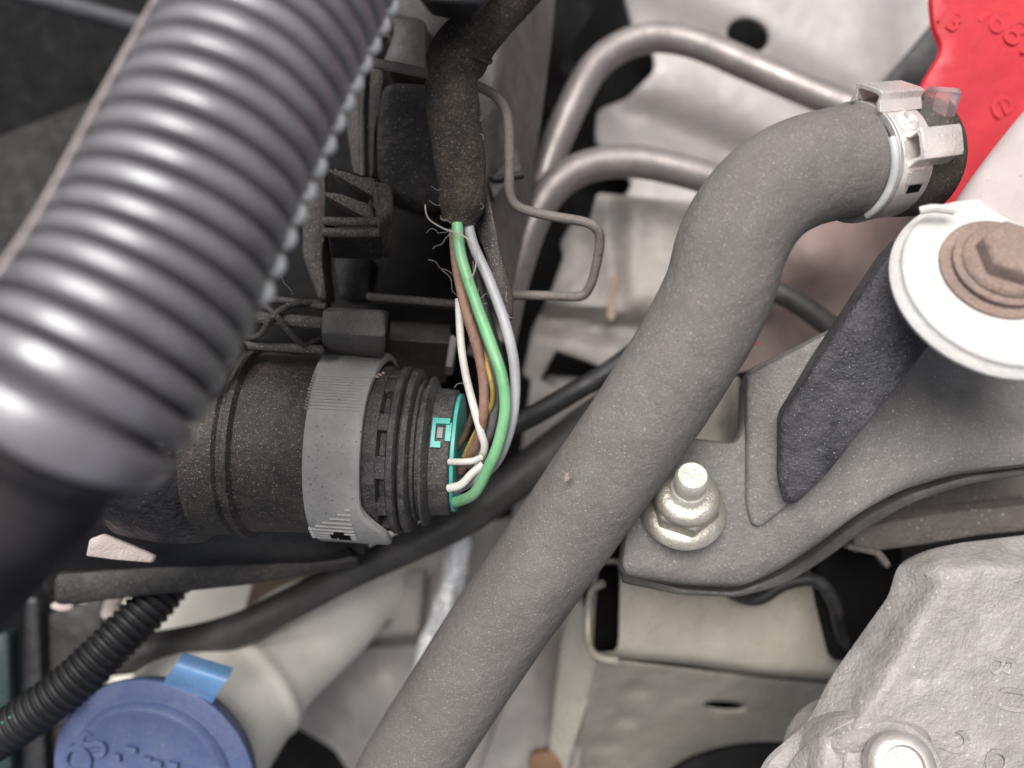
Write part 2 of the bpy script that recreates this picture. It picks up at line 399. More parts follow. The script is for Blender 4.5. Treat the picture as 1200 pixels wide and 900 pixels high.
# ================================================================== PIPES
def pipe(pts, rpx, z, label):
    obj('metal_pipe', pxtube(pts, R(rpx, z), step=1.6, seg=24), M['pipe'], label=label, cat='pipe', group='bent metal pipes in front of the wing panel')
pipe([(560, 420, -78), (600, 330, -78), (630, 225, -80), (668, 130, -84), (703, 72, -88), (755, 45, -90), (812, 50, -90), (880, 78, -88), (950, 108, -84), (1010, 132, -80)], 18, -86,
     'upper of the two bent steel pipes, crossing below the round hole')
pipe([(585, 400, -70), (604, 318, -70), (634, 240, -72), (676, 200, -74), (735, 189, -76), (800, 200, -76), (880, 225, -76)], 19.5, -74,
     'lower of the two bent steel pipes, ending behind the grey hose')
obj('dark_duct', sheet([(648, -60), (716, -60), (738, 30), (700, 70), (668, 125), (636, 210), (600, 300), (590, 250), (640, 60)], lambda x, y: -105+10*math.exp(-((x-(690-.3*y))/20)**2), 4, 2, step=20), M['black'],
    label='black glossy duct in the gap left of the silver panel', cat='duct')

# ================================================================== BLACK HOUSING (upper centre)
T = thing('plastic_housing', P(540, 200, -45), 'dusty black plastic housing behind the taped wiring loom', 'housing')
def hz(x, y):
    xr = 645-.10*y
    return -30-30*sm(xr-55, xr+4, x)-7*sm(560, 480, x)+.02*y
obj('housing_wall', sheet([(455, -60), (655, -60), (650, 20), (636, 130), (618, 250), (600, 345), (560, 352), (556, 260), (532, 232), (530, 95), (470, 90)], hz, 30, 3, step=9, ext=(-.2, .05, -1), r=8), M['panelp'], T)
obj('housing_block', sheet([(446, 92), (532, 96), (534, 236), (500, 250), (436, 232), (438, 140)], plane3((446, 92, -20), (532, 96, -24), (480, 240, -30)), 26, 3, ext=(0, .15, -1), step=16), M['blackp'], T)
obj('flange', sheet([(400, 60), (452, 80), (446, 130), (441, 150), (438, 214), (412, 208), (404, 150)], -24, 14, 2, step=12), M['blackd'], T)
obj('flange_rib', pxtube([(428, 66, -23), (424, 130, -22.5), (425, 206, -23)], .9, seg=10), M['blackd'], T)
obj('flange', sheet([(436, 2), (470, 14), (500, 20), (500, 90), (462, 84), (446, 74), (462, 30)], -28, 16, 2, step=12), M['panelp'], T)
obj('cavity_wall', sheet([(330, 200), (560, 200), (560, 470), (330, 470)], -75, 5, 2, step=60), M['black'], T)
obj('rib', sheet([(352, 180), (382, 190), (384, 262), (378, 300), (384, 352), (372, 352), (352, 300)], lambda x, y: -20-.04*(y-180), 10, 2, step=10), M['blackd'], T)
obj('rib', sheet([(388, 300), (438, 300), (430, 352), (396, 352)], -48, 12, 2, step=14), M['blackp'], T)
obj('ledge', sheet([(428, 342), (545, 352), (548, 362), (428, 352)], -28, 6, .8, step=14), M['blackd'], T)
obj('lower_block', hexa(q((458, 376, -42), (528, 380, -42), (530, 402, -34), (456, 398, -34)), q((460, 378, -70), (528, 380, -70), (522, 450, -62), (458, 446, -62))), M['blackd'], T, bevel=1)
obj('lower_block', hexa(q((528, 392, -30), (536, 396, -30), (530, 430, -34), (522, 430, -34)), q((528, 392, -45), (536, 396, -45), (530, 440, -45), (522, 440, -45))), M['collar'], T, bevel=.5)
obj('gusset', sheet([(606, 172), (612, 200), (578, 234), (572, 212)], -24, 6, .6, step=12, r=2), M['panelp'], T)
obj('gusset', sheet([(570, 206), (612, 200), (616, 206), (580, 212)], -22, 3, .5, step=12, r=1), M['blackd'], T)

# catch block
T = thing('catch_block', P(420, 260, -20), 'dirty ribbed plastic catch with two triangular recesses, right of the big conduit', 'catch')
obj('back_wall', hexa(q((382, 196, -22), (446, 210, -22), (452, 262, -22), (380, 262, -22)), q((382, 196, -40), (446, 210, -40), (452, 262, -40), (380, 262, -40))), M['black'], T, bevel=1)
obj('end_cap', hexa(q((436, 212, -2), (458, 216, -4), (462, 244, -4), (444, 266, -2)), q((430, 212, -28), (462, 218, -28), (458, 304, -26), (430, 304, -26))), M['catchm'], T, bevel=1.2)
obj('front_wall', hexa(q((384, 270, -6), (446, 270, -6), (448, 304, -14), (388, 302, -14)), q((384, 270, -30), (446, 270, -30), (448, 304, -30), (388, 302, -30))), M['blacks'], T, bevel=1)
for yy in (259, 272):
    obj('rib', pxtube([(379, yy, -4), (410, yy+1, -4), (445, yy, -4)], R(5.5), seg=12), M['catchm'], T)
for a, b, c_ in (((384, 198), (388, 203), (452, 232)), ((378, 224), (381, 230), (440, 256))):
    obj('wedge_plate', sheet([a, (a[0]+20, a[1]+2), (c_[0]-4, c_[1]-16), c_, (c_[0]-8, c_[1]+2), b], -6, 10, .7, step=10, r=2), M['catchm'], T)
obj('strap', sheet([(440, 208), (412, 206), (388, 196), (400, 212), (438, 230)], -9, 6, .8, step=10, r=2), M['catchm'], T)

# latch arm with crossed braces
T = thing('latch_arm', P(370, 385, -8), 'dusty black latch arm with crossed braces and a blunt end block above the round connector', 'latch')
obj('end_block', hexa(q((377, 362, 0), (444, 359, 0), (457, 368, -3), (374, 388, 3)), q((380, 362, -26), (446, 360, -26), (454, 418, -20), (376, 416, -18))), M['blackd'], T)
bpy.data.objects.remove(COL.objects['end_block'])
obj('end_block', hexa(q((378, 362, -1), (450, 363, -1), (452, 394, 4), (376, 390, 4)), q((382, 360, -28), (456, 364, -28), (450, 422, -14), (378, 414, -14))), mat('worn_latch_plastic', (.085, .08, .078), .5, dust=tan, dust_amt=.5, dust_scale=90, speck=(.4, .36, .3), speck_amt=.35, bump=.2), T, bevel=1.3)
obj('top_rail', pxtube([(284, 350, -4), (330, 352, -4), (382, 360, -3)], R(5), seg=10), M['blackd'], T)
obj('middle_rail', sheet([(282, 362), (380, 371), (380, 386), (282, 378)], 0, 5, 1, step=12, r=3), M['blackd'], T)
obj('bottom_rail', sheet([(282, 398), (380, 404), (380, 416), (282, 410)], -6, 6, 1, step=12, r=3), M['blackd'], T)
obj('brace', pxtube([(284, 396, -8), (305, 392, -3), (320, 370, 1), (345, 356, -1), (374, 355, -4)], R(4), seg=10), M['blackd'], T)
obj('brace', pxtube([(300, 352, -3), (320, 366, 1), (340, 390, -1), (356, 402, -6), (376, 398, -9)], R(4), seg=10), M['blackd'], T)
obj('backing', sheet([(282, 346), (384, 352), (384, 415), (282, 415)], -22, 4, 1, step=30), M['black'], T)

# ================================================================== ROUND CONNECTOR
A0 = P(230, 512, -24); A1 = P(532, 530, -21)
AX = (A1-A0).normalized()
def at_(px): return (px-230)/310*(A1-A0).length
T = thing('sensor_housing', P(230, 560, -25), 'dusty black moulded housing whose round barrel carries the connector', 'housing')
pr = [(at_(255), 20), (at_(258), 25.6), (at_(262), 25.2), (at_(268), 24.6), (at_(292), 24.4), (at_(296), 23.6), (at_(300), 23.6), (at_(303), 24.9), (at_(309), 24.9), (at_(313), 23.5), (at_(330), 23.2), (at_(400), 22.6), (at_(404), 21)]
obj('barrel', lathe(A0, AX, pr, 96), M['barrel'], T)
obj('barrel_flare', lathe(A0, AX, [(at_(140), 20), (at_(165), 27), (at_(215), 28), (at_(248), 27.2), (at_(259), 25.4), (at_(260), 20)], 96), mat('scuffed_glossy_plastic', (.016, .015, .017), .35, dust=(.07, .06, .056), dust_amt=.45, dust_scale=45, speck=(.35, .3, .27), speck_amt=.15, bump=.5, bump_scale=300), T)
def bz(x, y):
    return -22-26*sm(600, 700, y)+6*math.exp(-((x-190)**2+(y-480)**2)/4000)-8*sm(380, 440, x)
obj('housing_body', sheet([(130, 400), (255, 440), (300, 560), (330, 612), (405, 622), (428, 634), (424, 658), (380, 664), (260, 676), (150, 698), (40, 708), (40, 560)], bz, 26, 4, step=12, ext=(0, .1, -1)), M['blacks'], T)
obj('rib', pxtube([(200, 478, 1), (228, 455, 2), (262, 425, 0), (280, 405, -6)], R(9), seg=14), M['blackd'], T)
obj('lower_lip', sheet([(60, 672), (200, 662), (420, 650), (424, 664), (300, 686), (150, 702), (60, 712)], -40, 8, 2, step=14), M['blackp'], T)
obj('torn_lining', sheet([(104, 632), (120, 626), (150, 638), (182, 652), (178, 660), (130, 656), (100, 652)], lambda x, y: -12-.06*(x-100), 1.2, .5, step=8, r=3), M['spring'],
    label='torn pale strip sticking out below the big black conduit', cat='strip')

T = thing('round_connector', A0+AX*at_(450), 'round black wiring plug with a smooth grey locking collar and teal lock', 'connector')
a_, b_, c_ = frame(AX)        # b_: along view side, c_: up in the picture
if b_.z < 0: b_ = -b_
def ring_pt(t, r, th):        # th = 0 faces the camera, +90 deg the top of the picture
    return A0+a_*t+(b_*math.cos(th)+c_*math.sin(th))*r
def cuff(tl, tr, r_out, r_in, th0, th1, n=72, m=14, bulge=None):
    V = []; F = []
    for side in (0, 1):
        for i in range(n+1):
            th = th0+(th1-th0)*i/n
            for j in range(m+1):
                u = j/m; e = min(u, 1-u)*m; dr = -.45 if j in (0, m) else 0
                t = tl(th)+(tr(th)-tl(th))*u
                r = (r_out+dr+(bulge(th, u) if bulge else 0)) if side == 0 else r_in
                V.append(ring_pt(t, r, th))
    S = (n+1)*(m+1); w_ = m+1
    for i in range(n):
        for j in range(m):
            a = i*w_+j; F.append((a, a+1, a+w_+1, a+w_)); F.append((S+a, S+a+w_, S+a+w_+1, S+a+1))
        for j in (0, m):
            a = i*w_+j; F.append((a, a+w_, S+a+w_, S+a))
    for i in (0, n):
        for j in range(m):
            a = i*w_+j; F.append((a, a+1, S+a+1, S+a))
    return V, F
rad = math.radians
tl = lambda th: at_(391)
def tr(th):
    d = math.degrees(th)
    return at_(452)+ (at_(459)-at_(452))*sm(25, 85, d) + (at_(478)-at_(452))*sm(-30, -62, d) - (at_(474)-at_(455))*sm(-72, -92, d)
COLR = obj('locking_collar', cuff(tl, tr, 24.6, 22.8, rad(-100), rad(160), n=110, m=22), M['collar'], T)
mb = MB()
for k in range(9):
    th = rad(-34-3.7*k); x0 = 408-4.5*k if k < 4 else 392; x0 = max(391, 436-9*k)
    g = 0 if k < 4 else 0
    V, F = hexa([ring_pt(at_(x0), 24.3, th), ring_pt(at_(442), 24.3, th), ring_pt(at_(442), 25.0, th+.018), ring_pt(at_(x0), 25.0, th+.018)],
                [ring_pt(at_(x0), 24.3, th+.036), ring_pt(at_(442), 24.3, th+.036), ring_pt(at_(442), 25.0, th+.02), ring_pt(at_(x0), 25.0, th+.02)])
    mb.add((V, F))
obj('grip_ribs', mb, M['collar'], COLR, kind='stuff')
mb = MB()
for k in range(34):
    th = rad(24+2.0*k); x1 = 449+random.uniform(-1, 1)
    mb.add(hexa([ring_pt(at_(388), 24.3, th), ring_pt(at_(x1), 24.3, th), ring_pt(at_(x1), 24.75, th+.008), ring_pt(at_(388), 24.75, th+.008)],
                [ring_pt(at_(388), 24.3, th+.02), ring_pt(at_(x1), 24.3, th+.02), ring_pt(at_(x1), 24.75, th+.012), ring_pt(at_(388), 24.75, th+.012)]))
obj('fine_ribs', mb, M['collar'], COLR, kind='stuff')
for dx, dth, ww in ((0, 0, 7), (5, -3, 8), (-7, -2, 4)):
    t0 = at_(424+dx); th = rad(-57+dth)
    obj('grip_notch', hexa([ring_pt(t0-ww*.18, 24.2, th-.03), ring_pt(t0+ww*.18, 24.2, th-.03), ring_pt(t0+ww*.18, 25.15, th-.03), ring_pt(t0-ww*.18, 25.15, th-.03)],
        [ring_pt(t0-ww*.18, 24.2, th+.05), ring_pt(t0+ww*.18, 24.2, th+.05), ring_pt(t0+ww*.18, 25.15, th+.05), ring_pt(t0-ww*.18, 25.15, th+.05)]), M['black'], COLR)
obj('flange_ring', lathe(A0, AX, [(at_(400), 18), (at_(400), 21.8), (at_(466), 21.4), (at_(468), 18.5)], 96), M['plug'], T)
obj('flange_ring', lathe(A0, AX, [(at_(476), 18), (at_(476), 21.0), (at_(478), 21.6), (at_(484), 21.6), (at_(486), 21.0), (at_(487), 18)], 96), M['plug'], T)
obj('flange_ring', lathe(A0, AX, [(at_(489), 17), (at_(489), 20.6), (at_(491), 21.2), (at_(497), 21.0), (at_(499), 20), (at_(500), 16)], 96), M['plug'], T)
obj('plug_body', lathe(A0, AX, [(at_(462), 17), (at_(462), 18.4), (at_(489), 18.4), (at_(500), 17.6), (at_(510), 16.9), (at_(512), 16.2), (at_(520), 16.4), (at_(541), 16.1), (at_(543), 15.4), (at_(543), 10)], 96), M['plug'], T)
for k, thd in enumerate((70, 52, 22, -8, -40, -70)):
    wq = .13 if k in (0, 3) else .1
    obj('bridge_tab', hexa([ring_pt(at_(464), 17.5, rad(thd)-wq), ring_pt(at_(479), 17.5, rad(thd)-wq), ring_pt(at_(479), 21.2, rad(thd)-wq), ring_pt(at_(464), 21.2, rad(thd)-wq)],
        [ring_pt(at_(464), 17.5, rad(thd)+wq), ring_pt(at_(479), 17.5, rad(thd)+wq), ring_pt(at_(479), 21.2, rad(thd)+wq), ring_pt(at_(464), 21.2, rad(thd)+wq)]), M['plug'], T, bevel=.3)
obj('fin', lathe(A0, AX, [(at_(509), 15.5), (at_(511), 19.3), (at_(513.5), 19.3), (at_(521), 16)], 96), M['plug'], T)
obj('fin', lathe(A0, AX, [(at_(499), 16.5), (at_(501), 18.2), (at_(504), 18.2), (at_(507), 16.5)], 96), M['plug'], T)
obj('teal_insert', lathe(A0, AX, [(at_(540), 8), (at_(541), 15.2), (at_(547), 15.2), (at_(548), 14.2), (at_(549), 8)], 72), M['teal'], T)
LK = None
def curved_box(x0, x1, th0, th1, r0, r1):
    V = []; F = []; n = 6
    for i in range(n+1):
        th = th0+(th1-th0)*i/n
        V += [ring_pt(at_(x0), r0, th), ring_pt(at_(x1), r0, th), ring_pt(at_(x1), r1, th), ring_pt(at_(x0), r1, th)]
    for i in range(n):
        for k in range(4): F.append((i*4+k, i*4+(k+1) % 4, i*4+4+(k+1) % 4, i*4+4+k))
    F += [(0, 1, 2, 3), (n*4+3, n*4+2, n*4+1, n*4)]
    return V, F
mb = MB()
for args in ((522, 526, 8, 33, 15.6, 17.2), (522, 541, 28, 33, 15.6, 17.2), (522, 533, 8, 13, 15.6, 17.2), (537, 543, 14, 30, 15.6, 16.6)):
    mb.add(curved_box(args[0], args[1], rad(args[2]), rad(args[3]), args[4], args[5]))
LK = obj('teal_lock', mb, M['teal'], T)
obj('lock_pin', curved_box(528, 534, rad(16), rad(25), 15, 16.8), M['collar'], LK)
for k in range(3):
    obj('rust_chip', sheet(ell(441+4*k, 441-2*k, 3.2-k*.6, 1.6, 8, rot=.4), lambda x, y: 1.8, .6, .1, step=6, r=.3), M['rust'], COLR)

# ================================================================== CABLES BEHIND
obj('thin_black_cable', pxtube([(760, 400, -58), (712, 436, -56), (668, 462, -54), (630, 484, -50), (590, 505, -46), (540, 540, -50)], R(12.5, -52), seg=18), M['rubber'],
    label='thin black cable passing under the wires into the grey hose shadow', cat='cable')
obj('thick_black_cable', pxtube([(760, 440, -80), (690, 494, -76), (650, 526, -72), (600, 566, -66), (545, 606, -62), (480, 640, -62), (410, 672, -64), (340, 708, -68), (280, 738, -70), (210, 758, -72), (120, 770, -76)],
    lambda s, u: R(21, -66)*(1+.12*math.sin(s*.04)), seg=24), M['rubberg'], label='thick dark hose sloping down left below the round connector', cat='hose')

# ================================================================== LOWER CENTRE BACKGROUND
T = thing('lower_gearbox_cover', P(460, 780, -140), 'blurred grey metal cover deep below the round connector', 'cover')
def gz(x, y): return -140+14*sm(790, 730, y)-10*sm(520, 640, x)+8*math.exp(-((x-450)**2+(y-820)**2)/3000)
obj('cover_sheet', sheet([(380, 650), (640, 600), (680, 940), (430, 940), (390, 880), (340, 850), (300, 760)], gz, 4, 2, step=16), M['panelb'], T)
obj('cover_boss', hexa(q((432, 672, -112), (500, 668, -112), (492, 742, -112), (420, 748, -112)), q((428, 668, -140), (506, 664, -140), (498, 752, -140), (410, 756, -140))), M['panelb'], T, bevel=2.5)
obj('cover_rib', sheet([(378, 745), (570, 735), (570, 750), (380, 765)], -125, 4, 1, step=20), M['castd'], T)
obj('cover_hole', lathe(P(399, 760, -122), (0, .3, 1), [(0, 4.2), (2, 4.2), (2, 3.2), (1, 3)], 20), M['castd'], T)
obj('cover_hole', lathe(P(448, 727, -112), (0, .3, 1), [(0, 3.2), (1.2, 3.2), (1.2, 2.2)], 20), M['castd'], T)
def crump(s, u): return R(14, -95)*(1+.05*math.sin(s*.37+1))
obj('foil_wrapped_pipe', pxtube([(548, 590, -92), (540, 640, -94), (528, 690, -96), (512, 740, -98), (488, 800, -100)], crump, step=.8, seg=26, wob=.3), mat('crinkled_foil', (.85, .84, .83), .3, metal=.5, bump=.5, bump_scale=400),
    label='bright crinkled foil wrapped pipe left of the grey hose', cat='pipe')
obj('lower_chassis_panel', sheet([(540, 960), (600, 800), (680, 690), (700, 760), (672, 960)], lambda x, y: -98-6*sm(620, 660, x), 4, 1.5, step=16), M['panelb'],
    label='pale grey blurred panel between the grey hose and the silver beam', cat='panel')
obj('orange_reflector_piece', sheet([(622, 884), (650, 880), (662, 896), (655, 930), (618, 930)], -92, 3, 1, step=12), mat('orange_brown_plastic', (.20, .11, .055), .6),
    label='small orange brown piece at the bottom beside the silver beam', cat='fitting')

# ================================================================== SILVER BOX BEAM
T = thing('box_beam', P(800, 760, -70), 'champagne silver hollow box beam with an open end under the black bracket', 'beam')
def rrect(c4, rr, n=6):
    out = []
    for i in range(4):
        p, a, c = c4[i], c4[i-1], c4[(i+1) % 4]
        s = p+(a-p).normalized()*min(rr, (a-p).length*.45); e = p+(c-p).normalized()*min(rr, (c-p).length*.45)
        for j in range(n+1):
            t = j/n; out.append(s*(1-t)**2+p*2*t*(1-t)+e*t*t)
    return out
Aq = q((695, 655, -84), (728, 655, -46), (726, 770, -50), (688, 770, -80))
Bq = q((1010, 660, -96), (1030, 690, -72), (1030, 800, -76), (1000, 800, -104))
def box_shell(A, B, rr, th, nl=24, bulge=None):
    cA = sum(A, Vector())/4; cB = sum(B, Vector())/4; V = []; F = []; cnt = None
    for sh in (0, 1):
        for i in range(nl+1):
            u = i/nl; Q = [A[k].lerp(B[k], u) for k in range(4)]; c = cA.lerp(cB, u)
            if sh: Q = [p+(c-p).normalized()*th*1.3 for p in Q]
            L_ = rrect(Q, rr if not sh else rr*.7)
            if bulge and not sh: L_ = [p+bulge(p, u) for p in L_]
            cnt = len(L_); V += L_
    S = (nl+1)*cnt
    for sh in (0, 1):
        for i in range(nl):
            for k in range(cnt):
                F.append(tuple(S*sh+x for x in (i*cnt+k, i*cnt+(k+1) % cnt, (i+1)*cnt+(k+1) % cnt, (i+1)*cnt+k)))
    for i in (0, nl):
        for k in range(cnt): F.append((i*cnt+k, i*cnt+(k+1) % cnt, S+i*cnt+(k+1) % cnt, S+i*cnt+k))
    return V, F
def bbul(p, u):
    x = p.x; return Vector((0, 0, 2.0*math.exp(-((u-.62)/.25)**2)-1.2*math.exp(-((u-.30)/.16)**2)))
Ci = [Aq[k].lerp(Bq[k], .012) for k in range(4)]; Cc = sum(Ci, Vector())/4; Di = [Aq[k].lerp(Bq[k], .9) for k in range(4)]; Dc = sum(Di, Vector())/4
obj('inner_shade', box_shell([p+(Cc-p).normalized()*2.9 for p in Ci], [p+(Dc-p).normalized()*7 for p in Di], 5, .2, nl=6), M['black'], T)  # black shell standing in for the darkness inside the open beam
obj('beam_shell', box_shell(Aq, Bq, 7, 1.8, bulge=bbul), M['champ'], T)
obj('opening_lip', pxtube([(706, 684, -58), (694, 692, -62), (690, 712, -64), (689, 745, -62), (693, 762, -58), (704, 771, -54), (722, 774, -50)], R(4.5, -60), seg=12), M['champ'], T)
def fz(x, y):
    z = -53-.11*(x-700)-.50*(y-770)
    for (cx, cy, rx, ry) in ((746, 809, 16, 8), (734, 842, 14, 7), (708, 873, 18, 7)):
        z -= 2.2*math.exp(-(((x-cx)/rx)**2+((y-cy)/ry)**2)**2)
    return z
obj('front_panel', sheet([(704, 772), (800, 784), (900, 796), (1010, 806), (1010, 960), (650, 960), (672, 880)], fz, 2, 1, holes=[ell(850, 828, 24, 5, 20, rot=.06)], step=6, r=3), M['champ'], T)
obj('side_panel', sheet([(668, 700), (688, 712), (692, 770), (704, 778), (668, 890), (655, 960), (640, 900), (656, 760)], lambda x, y: -66-.16*(700-x)-.1*(y-700), 2, 1, step=12), M['champ'], T)
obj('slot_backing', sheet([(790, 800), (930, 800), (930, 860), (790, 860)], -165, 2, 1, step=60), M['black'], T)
obj('shadow_sheet', sheet(ell(905, 935, 135, 62, 40), -88, 3, 1.5, step=30, r=3), M['black'], T)  # black sheet standing in for the soft shadow below the beam

# cream panel behind the hose
T = thing('cream_bracket', P(840, 480, -45), 'cream coloured metal tab between the grey hose and the black bracket', 'bracket')
obj('tab', sheet([(770, 560), (815, 480), (835, 446), (868, 440), (871, 470), (866, 520), (850, 540)], lambda x, y: -40-4*sm(855, 872, x), 3, 1, step=10), M['champ'], T)
obj('dark_edge', sheet([(862, 438), (890, 432), (884, 520), (862, 524), (872, 480)], -52, 4, 1, step=12), M['black'], T)

# ================================================================== LAYERS UNDER THE BRACKET ARCH
T = thing('engine_mount', P(1100, 620, -45), 'dark stacked metal engine mount under the arch of the black bracket', 'mount')
obj('mount_plate', sheet([(960, 560), (1260, 500), (1260, 600), (1150, 606), (1040, 632), (990, 640)], plane3((990, 640, -46), (1260, 600, -42), (1200, 520, -52)), 6, 1.5, ext=(0, .3, -1), step=16), M['castd'], T)
obj('mount_plate', sheet([(1000, 620), (1080, 604), (1260, 584), (1260, 618), (1150, 628), (1080, 640), (1000, 650)], -36, 5, 1.2, ext=(0, .4, -1), step=16), M['castd'], T)
obj('rubber_insert', sheet([(960, 625), (1060, 612), (1060, 690), (1045, 740), (980, 780), (955, 700)], -62, 6, 2, step=20), M['black'], T)
obj('edge_strip', sheet([(994, 638), (1034, 646), (1046, 662), (1040, 668), (1028, 652), (992, 644)], -34, 3, .6, step=10, r=2), M['castd'], T)
obj('black_loop_hose', pxtube([(800, 650, -60), (850, 690, -56), (886, 702, -50), (920, 684, -48), (955, 680, -48), (976, 704, -50), (988, 750, -62), (1010, 830, -90)], R(8, -46), seg=16), M['rubber'],
    label='curved black rubber strip hanging under the bracket arch', cat='hose')
obj('lower_ledge', sheet([(890, 690), (1020, 660), (1040, 700), (980, 780), (900, 760), (880, 720)], -70, 4, 2, step=20), M['black'], T)

# ================================================================== CAST HOUSING (lower right)
def kz(x, y):
    # inner top with a sloping left flank
    ex = 1052-.62*(y-690) if y > 690 else 1052
    ex = max(ex, 900)
    d = (x-ex)*.85+(0 if y < 690 else 0)
    top = -6-.02*(x-1100)+3*sm(760, 900, y)
    z = top-13*(1-sm(-12, 52, d))
    z -= 9*(1-sm(636, 672, y-(1100-x)*.02))
    z += .9*noise.noise(Vector((x*.016, y*.016, 0)))+.3*noise.noise(Vector((x*.05, y*.05, 3)))
    z -= .8*math.exp(-(((x-1072)/9)**2+((y-796)/5)**2))
    return z
T = thing('cast_housing', P(1100, 780, -10), 'rough light grey cast aluminium housing filling the lower right corner', 'housing')
obj('casting', sheet([(1046, 700, 12), (1056, 662, 16), (1090, 646, 20), (1130, 638), (1260, 622), (1260, 980), (860, 980), (900, 892), (950, 850), (975, 800), (1010, 750)], kz, 40, 2, step=5, r=8, ext=(.9, -.3, -1),
    bump=lambda v: .10*noise.noise(v*.7)+.08*noise.noise(v*2.3)), M['cast'], T)
for s, x, y, sz in (('B', 1172, 779, 9), ('U', 1181, 819, 9), ('2', 1112, 874, 13), ('O', 1166, 892, 8)):
    obj('raised_lettering', place_text(s, P(x, y, kz(x, y)+.1), sz, .35, Vector((-.15, -1, 0)) if s != '2' else Vector((.25, -1, 0)), (0, 0, 1)), M['cast'], T)
Bp = P(1030, 905, 2)
bax = (-.05, .35, .93)
obj('boss', lathe(Bp-Vector(bax).normalized()*22, bax, [(0, 17), (14, 14.5), (19, 13.5), (20.5, 12), (20.5, 8)], 48), M['cast'], T)
obj('boss_web', sheet([(925, 905), (975, 854), (1016, 840), (1070, 842), (1100, 870), (1090, 980), (880, 980)], lambda x, y: -3-10*sm(1000, 900, x)+3*sm(840, 870, y), 24, 3, step=8, ext=(.8, .2, -1), r=14,
    bump=lambda v: .1*noise.noise(v*.9)), M['cast'], T)
T2 = thing('housing_bolt', Bp, 'worn steel bolt seated in the boss of the cast housing at the bottom edge', 'bolt')
obj('washer', lathe(P(1045, 905, 0), bax, [(0, 11.5), (1.6, 11.5), (2, 11), (2, 4)], 48), M['cast'], T2)
obj('bolt_head', lathe(P(1050, 897, 3), bax, [(0, 7.6), (4, 7.6), (5, 6.8), (5.6, 5.4), (5.6, 4.6), (4.6, 4.2)], 48), M['steel'], T2)

# ================================================================== BLACK MOUNTING BRACKET
T = thing('mounting_bracket', P(900, 600, -15), 'dusty black stamped steel bracket bolted down beside the grey hose', 'bracket')
def mz(x, y):
    z = -14
    d = x-(872+(y-520)*.06)
    z += 4*sm(-4, 60, d)*sm(680, 610, y)
    z -= 14*sm(1060, 1230, x)*sm(560, 430, y)
    # rolled lower edge
    ly = 690 if x < 860 else 545+145*(1-sm(860, 1200, x))**1.25
    z -= 2.5*sm(ly-26, ly+2, y)
    return z
low = [(1260, 540, 20), (1200, 546, 20), (1130, 554, 20), (1062, 574, 20), (1010, 602, 20), (960, 640, 20), (915, 670, 20), (870, 690, 16), (800, 686), (735, 676), (728, 664), (732, 628), (742, 600)]
obj('plate', sheet([(700, 640-100), (760, 528), (800, 512), (862, 520), (872, 500), (874, 445), (880, 432), (930, 408), (985, 380), (1100, 320), (1260, 380)]+low, mz, 6.5, 1.6, ext=(0, -.28, -.95), step=8, r=5,
    bump=lambda v: .12*noise.noise(v*.5)), M['brack'], T)
fl = [(728, 672), (800, 690), (862, 694, 14), (915, 674, 20), (962, 645, 20), (1012, 607, 20), (1064, 579, 20), (1132, 558, 20), (1200, 549), (1270, 545), (1270, 553), (1200, 558), (1134, 568, 20), (1068, 590, 20), (1018, 619, 20), (968, 657, 20), (920, 686, 20), (866, 701, 14), (798, 698), (729, 684)]
obj('lower_edge_shade', sheet(fl, lambda x, y: mz(x, y)-5.5, 5, .8, ext=(0, .2, -1), step=6, r=3), M['rubberg'], T)  # dark strip put in for the shading along the lower edge
obj('gusset', sheet([(876, 440), (985, 382), (1060, 330), (1050, 420), (960, 560), (930, 588), (892, 618), (882, 616), (875, 590)], lambda x, y: mz(x, y)+1.8, 3, .9, step=9, r=4), M['brack'], T)

# stud and nut
So = P(800, 600, -14); Sa = P(815, 545, 7)-So
T = thing('stud_nut', So, 'zinc plated stud with flanged nut on the tab of the black bracket', 'nut')
obj('flange', lathe(So, Sa, [(0, 10.2), (.8, 10.6), (1.8, 10.3), (3.2, 8.6), (3.4, 6)], 64), M['zinc'], T)
obj('hex_nut', lathe(So, Sa, [(2.6, 7.4), (3.2, 8.6), (7.6, 8.6), (8.4, 7.6)], 6, rot=.35), M['zinc'], T, smooth=20, bevel=.5)
obj('lock_ring', lathe(So, Sa, [(8, 7.4), (8.6, 7.9), (9.6, 7.9), (10.6, 7.2), (11.4, 6.0), (11.4, 4)], 48), M['zinc'], T)
obj('stud', lathe(So, Sa, [(2, 4), (11, 4)]+[(11+.35*k, 4.35 if k % 2 else 4.0) for k in range(1, 10)]+[(14.6, 3.9), (19.3, 3.9), (20.1, 3.3), (20.1, .5)], 32), mat('pale_stud_steel', (.62, .59, .52), .4, metal=.4), T)
obj('rust_fleck', sheet(ell(822, 638, 4, 3, 8), mz(822, 638)+.5, .5, .1, step=6, r=.5), mat('orange_rust', (.5, .18, .05), .8), T)

# ================================================================== BLACK STRUT
T = thing('support_strut', P(1000, 450, 0), 'scuffed black flat strut running from the white plate down to the bracket', 'strut')
sz_ = plane3((1050, 330, 8), (925, 580, -4), (1080, 395, 8))
obj('strut_bar', sheet([(1060, 280), (1036, 306), (974, 400), (914, 492), (913, 566), (920, 588, 3), (934, 592), (968, 560), (1094, 402), (1120, 340)], lambda x, y: sz_(x, y), 9, 1.3, ext=(.25, .25, -1), step=9, r=5), M['strut'], T)

